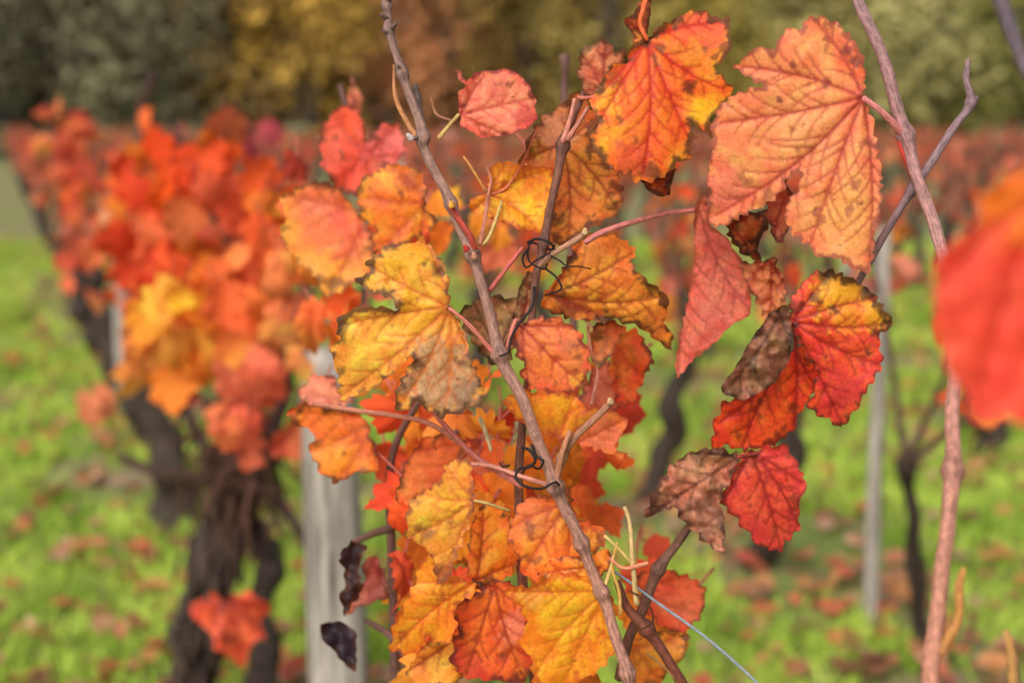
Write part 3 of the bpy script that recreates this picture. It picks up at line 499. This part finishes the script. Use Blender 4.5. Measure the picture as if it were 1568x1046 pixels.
# ============ left row, placed leaf regions ============
def row_x(a,y): return a-.36*y
def gh(x,y): return .02*np.sin(x*2.1+1)*np.cos(y*1.7)+.012*np.sin(x*5.3+y*3.1)
def trunk(acc,x,y,h,r,lean=.1,col=None):
    n=9;pts=[];rr=[];ax,ay=rng.normal(0,1,2)*lean
    for i in range(n):
        t=i/(n-1);pts.append([x+ax*t+rng.normal(0,r*.35)*(i>0),y+ay*t+rng.normal(0,r*.35),-.03+(h+.03)*t]);rr.append(r*(1.3-.55*t)*rng.uniform(.78,1.25))
    rr[-1]*=1.5
    tube(acc,pts,rr,lin((66,54,45)) if col is None else col,sides=10,step=.02,rough=.15);return np.array(pts[-1])
def vine_auto(wacc,lacc,x,y,T,nc=6,lpc=16,pal=PAL,low=False,hz=1.2,size=(.04,.062),tr=.045,petiole=False):
    h=rng.uniform(.45,.62);top=trunk(wacc,x,y,h,tr)
    for k in range(nc):
        a=rng.uniform(-1,1);dirr=np.array([-.36*a,a,0])*rng.uniform(.15,.5)+rng.normal(0,.07,3)*np.array([1,1,0])
        e=top+dirr;e[2]=rng.uniform(hz-.35,hz+.06);m=(top+e)/2+rng.normal(0,.05,3);m[2]+=.02
        tube(wacc,[top,m,e],[.009,.006,.0035],lin((120,94,80)),sides=4 if low else 6,step=.12 if low else .05)
        for q in range(lpc):
            t=rng.uniform(.22,1.0);p=(1-t)**2*top+2*t*(1-t)*m+t*t*e
            off=rng.normal(0,1,3);off[2]-=.4;off/=np.linalg.norm(off);off*=rng.uniform(.03,.11)
            pp=p+off
            tip=np.array([0,0,-1.0])+off*6+rvec(.35);n=off*4+np.array([0,-.5,.5])+rvec(.6)
            c=pal[rng.integers(len(pal))]*rng.uniform(.7,1.1)
            place(lacc,T[rng.integers(len(T))],pp,tip,n,rng.uniform(*size),c,c*np.array([.95,.8,.8]))
lr=empty('grapevine');la=Acc();lw=Acc()
regs=[
 (265,245,28,45,7,[(242,98,34),(240,88,40)],2.9,85),(235,330,45,60,14,[(236,82,46),(241,106,54),(244,124,78)],3.0,80),(325,235,28,35,7,[(241,112,44),(170,72,46),(236,96,50)],2.8,75),
 (405,315,35,40,10,[(243,130,54),(236,100,50)],2.6,78),(345,285,30,40,7,[(236,124,94),(234,106,70)],2.8,70),(200,250,30,45,9,[(243,138,54),(236,116,60)],3.4,62),
 (235,410,50,40,12,[(234,82,50),(241,110,58)],3.0,80),(300,400,35,40,9,[(238,102,54),(243,138,58)],2.9,80),(295,470,55,45,15,[(244,166,58),(243,144,52),(244,178,74)],2.8,80),
 (255,520,50,45,12,[(244,176,80),(243,150,78)],2.9,78),(370,490,50,45,13,[(241,116,64),(243,134,68),(236,100,70)],2.6,85),(320,555,45,30,10,[(243,144,58),(244,164,70)],2.8,78),(285,585,15,18,3,[(196,46,58)],2.75,55),
 (385,575,45,45,11,[(241,140,104),(238,124,92)],2.5,85),(390,665,38,34,7,[(238,112,88),(234,102,76)],2.45,85),(430,400,35,40,8,[(241,122,72),(243,140,80)],2.3,85),(445,500,30,50,8,[(241,128,82),(243,156,90)],2.2,80),
 (150,605,30,34,4,[(238,148,106)],3.2,60),(380,210,25,30,5,[(214,94,88),(190,80,92)],3.6,60),(160,340,25,40,6,[(243,176,130),(238,130,80)],3.6,52),(190,450,30,60,7,[(241,150,88),(236,110,64)],3.3,58),(300,330,40,60,7,[(228,82,50),(210,72,54)],3.1,78),(350,380,40,50,8,[(232,98,58),(241,130,72)],2.9,80),
 (100,195,30,32,14,[(228,110,84),(222,94,76),(238,140,84)],5.0,44),(105,265,34,45,18,[(230,96,66),(222,90,72),(236,130,90)],5.0,44),(130,390,30,50,10,[(234,124,88),(226,100,74)],4.6,44)]
for cx,cy,rx,ry,n,pl,d,sz in regs:
    for _ in range(n):
        x=cx+rng.normal(0,.6)*rx;y=cy+rng.normal(0,.6)*ry;dd=d+rng.normal(0,.12)
        p=S(x,y,dd);c=lin(pl[rng.integers(len(pl))])*rng.uniform(.75,1.2)
        tip=np.array([rng.normal(0,.5),rng.normal(0,.3),-1.0]);n_=np.array([rng.normal(0,.6),-1,rng.uniform(-.1,.8)])
        s=sz*rng.uniform(.6,1.1)/1.6*dd/FP
        place(la,T_MID[rng.integers(7)],p,tip,n_,s,c,c*np.array([.97,.85,.8]))
        tube(lw,[p,p+np.array([rng.normal(0,.015),.03,.05])],[.0015,.002],lin((180,95,80)),sides=4,step=.1)
traced_leaf('leaf_low',lr,[(288,935),(305,915),(318,925),(322,905),(345,918),(380,903),(398,918),(420,932),(398,945),(405,975),(385,985),(372,1025),(352,1005),(330,995),(322,965),(305,955)],(350,915),2.5,(232,102,62),B=(230,88,56),res=8,eb=0,teeth=7,per=24,patches=[(348,975,14,(110,40,30),.8),(345,925,10,(120,45,30),.8)],puff=.006,wav=.02,roll=(80,3))
for p in [[(265,190,3.1,5),(300,290,3,6),(345,360,2.9,8),(385,450,2.85,9),(420,520,2.8,10),(440,590,2.8,10),(400,700,2.8,14),(372,760,2.8,20)],
          [(238,110,3.6,8),(222,150,3.6,7),(215,200,3.6,6),(230,350,3.4,7),(250,500,3.3,8),(290,640,3.2,9),(345,730,3.0,12)],
          [(330,200,3.0,4),(340,300,3.0,5),(330,450,3,6),(345,600,3,8),(360,720,3,10)],[(480,560,2.6,5),(450,640,2.7,7),(410,720,2.8,9),(380,770,2.8,12)],
          [(520,1010,2.5,5),(500,900,2.6,6),(450,800,2.7,8),(400,740,2.8,12)],[(350,915,2.5,3),(360,860,2.6,3),(370,800,2.75,4)],[(185,700,3.3,7),(240,722,3.2,8),(300,730,3.1,9),(350,745,2.9,10)]]:
    ptube(lw,p,lin((92,66,58)),step=.02,sides=7)
ptube(lw,[(385,690,2.85,30),(366,730,2.85,40),(352,790,2.85,36),(336,840,2.85,42),(315,900,2.88,32),(308,960,2.88,38),(296,1040,2.9,34),(290,1200,2.9,46)],lin((78,64,56)),step=.012,sides=16,rough=.17)
ptube(lw,[(395,800,2.8,14),(412,870,2.8,22),(398,930,2.8,18),(404,1000,2.8,24),(398,1160,2.8,28)],lin((66,54,47)),step=.015,sides=10,rough=.16)
for _ in range(330):
    x=365+rng.normal(0,27);y=700+rng.normal(0,55);d=2.80+rng.normal(0,.05)
    p=S(x,y,d);q=p+rvec(.04)+np.array([0,0,-.05]);tube(lw,[p,(p+q)/2+rvec(.015),q],[.0035,.003,.001],lin((140,98,80))*rng.uniform(.35,1.4),sides=4,step=.04)
for _ in range(160):
    t=rng.random();x=350-55*t+rng.normal(0,22);y=760+280*t;d=2.80+rng.normal(0,.02)
    p=S(x,y,d);q=p+rvec(.015)+np.array([0,-.01,-.07]);tube(lw,[p,(p+q)/2+np.array([0,-.012,0]),q],[.005,.005,.001],lin((104,86,74))*rng.uniform(.5,1.6),sides=4,step=.04)
la.build('leaves',M_LEAFB,lr);lw.build('trunk_and_canes',M_TRUNK,lr)

for yv in (4.3,5.3,6.4,7.6,9.0):
    e=empty('grapevine');a=Acc();b=Acc()
    vine_auto(b,a,row_x(.51,yv),yv,T_MID,nc=6,lpc=10,hz=1.22,size=(.042,.062),pal=PAL[:6]+PALP[:5],tr=.05)
    a.build('leaves',M_LEAFB,e);b.build('trunk_and_canes',M_TRUNK,e)
for (xv,yv,n,l) in [(.98,3.25,3,3),(.68,3.85,3,6),(.48,4.6,5,10),(.18,5.4,5,10)]:
    e=empty('grapevine');a=Acc();b=Acc()
    vine_auto(b,a,xv,yv,T_MID,nc=n,lpc=l,hz=1.15,size=(.04,.06),pal=PALP+PAL[:5],tr=.02 if yv<3.5 else .038)
    a.build('leaves',M_LEAFB,e);b.build('trunk_and_canes',M_TRUNK,e)

# ============ distant vineyard rows ============
fa=Acc();fb=Acc()
for k in range(-3,32):
    a=.51+1.6*k
    for yv in np.arange(2.0,46,1.1):
        if k==0 and yv<9.6: continue
        if k==1 and yv<6.0: continue
        yv=yv+rng.uniform(-.15,.15);xv=row_x(a,yv)
        if abs(xv)>.42*yv+2.2 or yv<4.2: continue
        if k<0 and xv>-1.0: continue
        if rng.random()<.08: continue
        far=yv>14
        vine_auto(fb,fa,xv,yv,T_LOW,nc=5,lpc=4 if far else 6,low=True,hz=rng.uniform(1.05,1.25),size=(.045,.075) if far else (.04,.06),pal=PALP+PAL[:1]+PAL[4:6],tr=.045)
dv=empty('distant_vineyard_rows');fa.build('leaves',M_LEAFB,dv);fb.build('trunks_and_canes',M_TRUNK,dv)

# ============ posts ============
def post_mat():
    m,nt=newmat('weathered_post_wood');L=nt.links.new
    out=N(nt,'ShaderNodeOutputMaterial');tc=N(nt,'ShaderNodeTexCoord');mp=N(nt,'ShaderNodeMapping');mp.inputs['Scale'].default_value=(30,30,2)
    L(tc.outputs['Object'],mp.inputs['Vector']);nz=N(nt,'ShaderNodeTexNoise',Scale=2.0,Detail=6.0,Roughness=.7);L(mp.outputs[0],nz.inputs['Vector'])
    cr=N(nt,'ShaderNodeValToRGB');cr.color_ramp.elements[0].position=.36;cr.color_ramp.elements[0].color=(*lin((84,78,70)),1);cr.color_ramp.elements[1].position=.62;cr.color_ramp.elements[1].color=(*lin((190,180,168)),1)
    L(nz.outputs[0],cr.inputs[0]);pr=N(nt,'ShaderNodeBsdfPrincipled',Roughness=.85);L(cr.outputs[0],pr.inputs['Base Color'])
    bp=N(nt,'ShaderNodeBump',Strength=.8,Distance=.006);L(nz.outputs[0],bp.inputs['Height']);L(bp.outputs[0],pr.inputs['Normal']);L(pr.outputs[0],out.inputs[0]);return m
M_POST=post_mat()
def post(x,y,h,r,taper=.9,lx=0):
    a=Acc();n=16;V=[];zs=np.linspace(-.1,h,14);A=np.arange(n)/n*2*math.pi
    for i,z in enumerate(zs):
        t=i/13;rr=r*(1-(1-taper)*t)*(1+.04*np.sin(A*2+1)+.02*np.sin(A*5+z*4))
        if i==13: rr=rr*.9
        V.append(np.c_[lx*t+rr*np.cos(A),rr*np.sin(A),np.full(n,z)])
    V.append(np.array([[lx,0,h+.004]]));V=np.vstack(V);idx=np.arange(14*n).reshape(14,n);p=idx[:-1];q=np.roll(idx,-1,1)[:-1];c=idx[1:];d=np.roll(idx,-1,1)[1:]
    F=np.vstack([np.c_[p.ravel(),q.ravel(),d.ravel()],np.c_[p.ravel(),d.ravel(),c.ravel()],np.c_[idx[-1],np.roll(idx[-1],-1),np.full(n,14*n)]])
    a.add(V,F,lin((170,165,158)));o=a.build('wooden_post',M_POST);o.location=(x,y,0);return o
pp=S(508,540,2.2);post(pp[0]+.005,pp[1]+.02,pp[2],.052,taper=.8,lx=-.015)
post(-1.68,6.1,1.03,.042)
pq=S(1355,350,3.38);post(pq[0],pq[1],pq[2],.018)
for (x,y,h) in [(row_x(.51,10.2),10.2,1.05),(row_x(2.11,7.5),7.5,1.05),(row_x(3.71,6.2),6.2,1.05),(row_x(3.71,9.8),9.8,1.05)]: post(x,y,h,.03)

# ============ ground ============
def ground_mat():
    m,nt=newmat('grassy_soil');L=nt.links.new
    out=N(nt,'ShaderNodeOutputMaterial');tc=N(nt,'ShaderNodeTexCoord')
    n1=N(nt,'ShaderNodeTexNoise',Scale=1.8,Detail=5.0,Roughness=.65);L(tc.outputs['Object'],n1.inputs['Vector'])
    n2=N(nt,'ShaderNodeTexNoise',Scale=30.0,Detail=5.0,Roughness=.7);L(tc.outputs['Object'],n2.inputs['Vector'])
    g=N(nt,'ShaderNodeValToRGB');g.color_ramp.elements[0].color=(*lin((84,102,42)),1);g.color_ramp.elements[1].color=(*lin((148,164,74)),1);L(n2.outputs[0],g.inputs[0])
    s=N(nt,'ShaderNodeValToRGB');s.color_ramp.elements[0].color=(*lin((82,70,52)),1);s.color_ramp.elements[1].color=(*lin((172,150,114)),1);L(n2.outputs[0],s.inputs[0])
    r=N(nt,'ShaderNodeMapRange');r.inputs['From Min'].default_value=.42;r.inputs['From Max'].default_value=.56;L(n1.outputs[0],r.inputs['Value'])
    mx=N(nt,'ShaderNodeMix',data_type='RGBA');L(r.outputs[0],mx.inputs[0]);L(g.outputs[0],mx.inputs[6]);L(s.outputs[0],mx.inputs[7])
    pr=N(nt,'ShaderNodeBsdfPrincipled',Roughness=.95);L(mx.outputs[2],pr.inputs['Base Color'])
    bp=N(nt,'ShaderNodeBump',Strength=.8,Distance=.03);L(n2.outputs[0],bp.inputs['Height']);L(bp.outputs[0],pr.inputs['Normal']);L(pr.outputs[0],out.inputs[0]);return m
xs=np.r_[-400,-150,-60,-30,np.arange(-15,15.1,.25),30,60,150,400];ys=np.r_[-200,-50,-10,np.arange(-3,20.1,.25),30,50,80,150,400,900]
gx,gy=np.meshgrid(xs,ys);V=np.c_[gx.ravel(),gy.ravel(),gh(gx.ravel(),gy.ravel())];idx=np.arange(gx.size).reshape(gx.shape)
a_,b_,c_,d_=idx[:-1,:-1].ravel(),idx[:-1,1:].ravel(),idx[1:,1:].ravel(),idx[1:,:-1].ravel()
ga=Acc();ga.add(V,np.vstack([np.c_[a_,b_,c_],np.c_[a_,c_,d_]]),lin((100,120,50)));ga.build('ground',ground_mat())
nb=190000;yy=2.4+13*rng.random(nb)**1.5;xx=(rng.random(nb)*2-1)*(.44*yy+1.0)
msk=fbm(xx*1.3,yy*1.3,3.3,3);rowd=np.abs(((xx+.36*yy-.51)/1.6+.5)%1-.5)*1.6
kp=msk*1.5+rng.normal(0,.12,nb)+sstep(.1,.5,rowd)*.45>.12;xx=xx[kp];yy=yy[kp];nb=len(xx)
h=rng.uniform(.02,.08,nb)*(1+.25*(yy>6));an=rng.uniform(0,6.28,nb);wd=rng.uniform(.0025,.005,nb)*(1+yy/8);ln=rng.normal(0,.6,(nb,2))*h[:,None]
z=gh(xx,yy);b0=np.c_[xx-wd*np.cos(an),yy-wd*np.sin(an),z-.005];b1=np.c_[xx+wd*np.cos(an),yy+wd*np.sin(an),z-.005];t=np.c_[xx+ln[:,0],yy+ln[:,1],z+h]
V=np.stack([b0,b1,t],1).reshape(-1,3);F=np.arange(nb*3).reshape(-1,3)
cb=lerp(np.tile(lin((108,142,36)),(nb,1)),np.tile(lin((184,206,84)),(nb,1)),np.clip(rng.random(nb)*.7+fbm(xx*3,yy*3,8.1,2)*1.0+.2,0,1));C=np.repeat(cb,3,0)
gr=Acc();gr.add(V,F,C);gr.build('grass',M_GRASS,smooth=False)
fl=Acc();FP_=[lin(c) for c in ((216,142,110),(204,152,118),(228,130,94),(186,130,98),(224,160,104),(160,115,88),(226,112,92),(214,172,142))]
for _ in range(6500):
    y=2.4+13*rng.random()**1.5;x=(rng.random()*2-1)*(.43*y+.8)
    if rng.random()<.7:
        k=rng.integers(-1,6);x=row_x(.51+1.6*k,y)+rng.normal(0,.33)
    c=FP_[rng.integers(8)]*rng.uniform(.6,1.05)
    place(fl,T_LOW[rng.integers(3)],np.array([x,y,gh(x,y)+.04]),[*rng.normal(0,1,2),rng.normal(0,.15)],[*rng.normal(0,.3,2),1],rng.uniform(.028,.055),c)
fl.build('fallen_leaves',M_LEAFB)

# ============ distant trees ============
ta=Acc();tb=Acc()
def tcol(px):
    st=[(-600,(84,90,62)),(0,(100,102,78)),(250,(114,102,72)),(380,(148,116,70)),(520,(182,130,74)),(720,(170,124,68)),(800,(140,116,64)),(1000,(160,140,72)),(1200,(132,130,72)),(1568,(146,140,82)),(2200,(120,122,72))]
    return np.array([np.interp(px,[s[0] for s in st],[s[1][i] for s in st]) for i in range(3)])
for row,(Y,hh) in enumerate([(50,8),(56,11),(63,14)]):
    for X in np.arange(-46,47,3.3):
        x=X+rng.uniform(-1.3,1.3);y=Y+rng.uniform(-2,2);H=hh*rng.uniform(.75,1.2);px=784+x/y*FP
        rgb=tcol(px)+rng.normal(0,12,1)+rng.normal(0,5,3)
        top=trunk(tb,x,y,H*.55,.16,lean=.4,col=lin((70,58,48)))
        for _ in range(6):
            e=np.array([x,y,0])+np.array([rng.normal(0,1.3),rng.normal(0,1.3),H*rng.uniform(.5,.9)]);s0=np.array([x,y,H*rng.uniform(.2,.5)]);tube(tb,[s0,(s0+e)/2+rvec(.2),e],[.09,.06,.02],lin((70,58,48)),sides=5,step=.6)
        ncl=52;cc=rng.normal(0,1,(ncl,3));cc/=np.linalg.norm(cc,axis=1)[:,None];cc*=rng.uniform(.3,1,(ncl,1))**.6
        cen=np.array([x,y,H*.50])+cc*np.array([2.6,2.3,H*.48])
        for c0 in cen:
            nq=48;p=c0+rng.normal(0,.42,(nq,3));p[:,2]=np.maximum(p[:,2],.1);sh=rng.uniform(.6,1.4)
            u=rng.normal(0,1,(nq,3));u/=np.linalg.norm(u,axis=1)[:,None];v=np.cross(u,rng.normal(0,1,(nq,3)));v/=np.linalg.norm(v,axis=1)[:,None];s=rng.uniform(.12,.22,(nq,1))
            V=np.stack([p-u*s,p+v*s*.7,p+u*s,p-v*s*.7],1).reshape(-1,3);i4=np.arange(nq)*4
            F=np.vstack([np.c_[i4,i4+1,i4+2],np.c_[i4,i4+2,i4+3]])
            C=lin(np.clip(rgb,20,230))*sh*rng.uniform(.8,1.2,(nq,1));ta.add(V,F,np.repeat(C,4,0))
dt=empty('distant_trees');ta.build('foliage',M_TREE,dt,smooth=False);tb.build('trunks_and_limbs',M_TRUNK,dt)

# ============ light, world, camera ============
EL=42;AZ=205
wd=bpy.data.worlds.new('World');scene.world=wd;wd.use_nodes=True;nt=wd.node_tree
bg=nt.nodes['Background'];sk=nt.nodes.new('ShaderNodeTexSky');sk.sky_type='NISHITA';sk.sun_disc=False;sk.sun_elevation=math.radians(EL);sk.sun_rotation=math.radians(AZ);sk.dust_density=5;sk.air_density=1.0
hs=nt.nodes.new('ShaderNodeHueSaturation');hs.inputs['Saturation'].default_value=.3
nt.links.new(sk.outputs[0],hs.inputs['Color']);nt.links.new(hs.outputs[0],bg.inputs[0]);bg.inputs[1].default_value=.15
sl=bpy.data.lights.new('sun','SUN');sl.energy=2.3;sl.angle=math.radians(40);sl.color=(1,.95,.88);so=link(bpy.data.objects.new('sun',sl))
el=math.radians(EL);az=math.radians(AZ);dirv=Vector((math.sin(az)*math.cos(el),math.cos(az)*math.cos(el),math.sin(el)))
so.rotation_euler=dirv.to_track_quat('Z','Y').to_euler()
cd=bpy.data.cameras.new('camera');cd.lens=50;cd.sensor_width=36;cd.clip_end=2000;cd.clip_start=.02;cd.dof.use_dof=True;cd.dof.focus_distance=.93;cd.dof.aperture_fstop=4.3
co=link(bpy.data.objects.new('camera',cd));co.location=CAM;co.rotation_euler=(math.pi/2-PITCH,0,0);scene.camera=co
scene.view_settings.view_transform='Standard';scene.view_settings.look='None';scene.view_settings.exposure=0
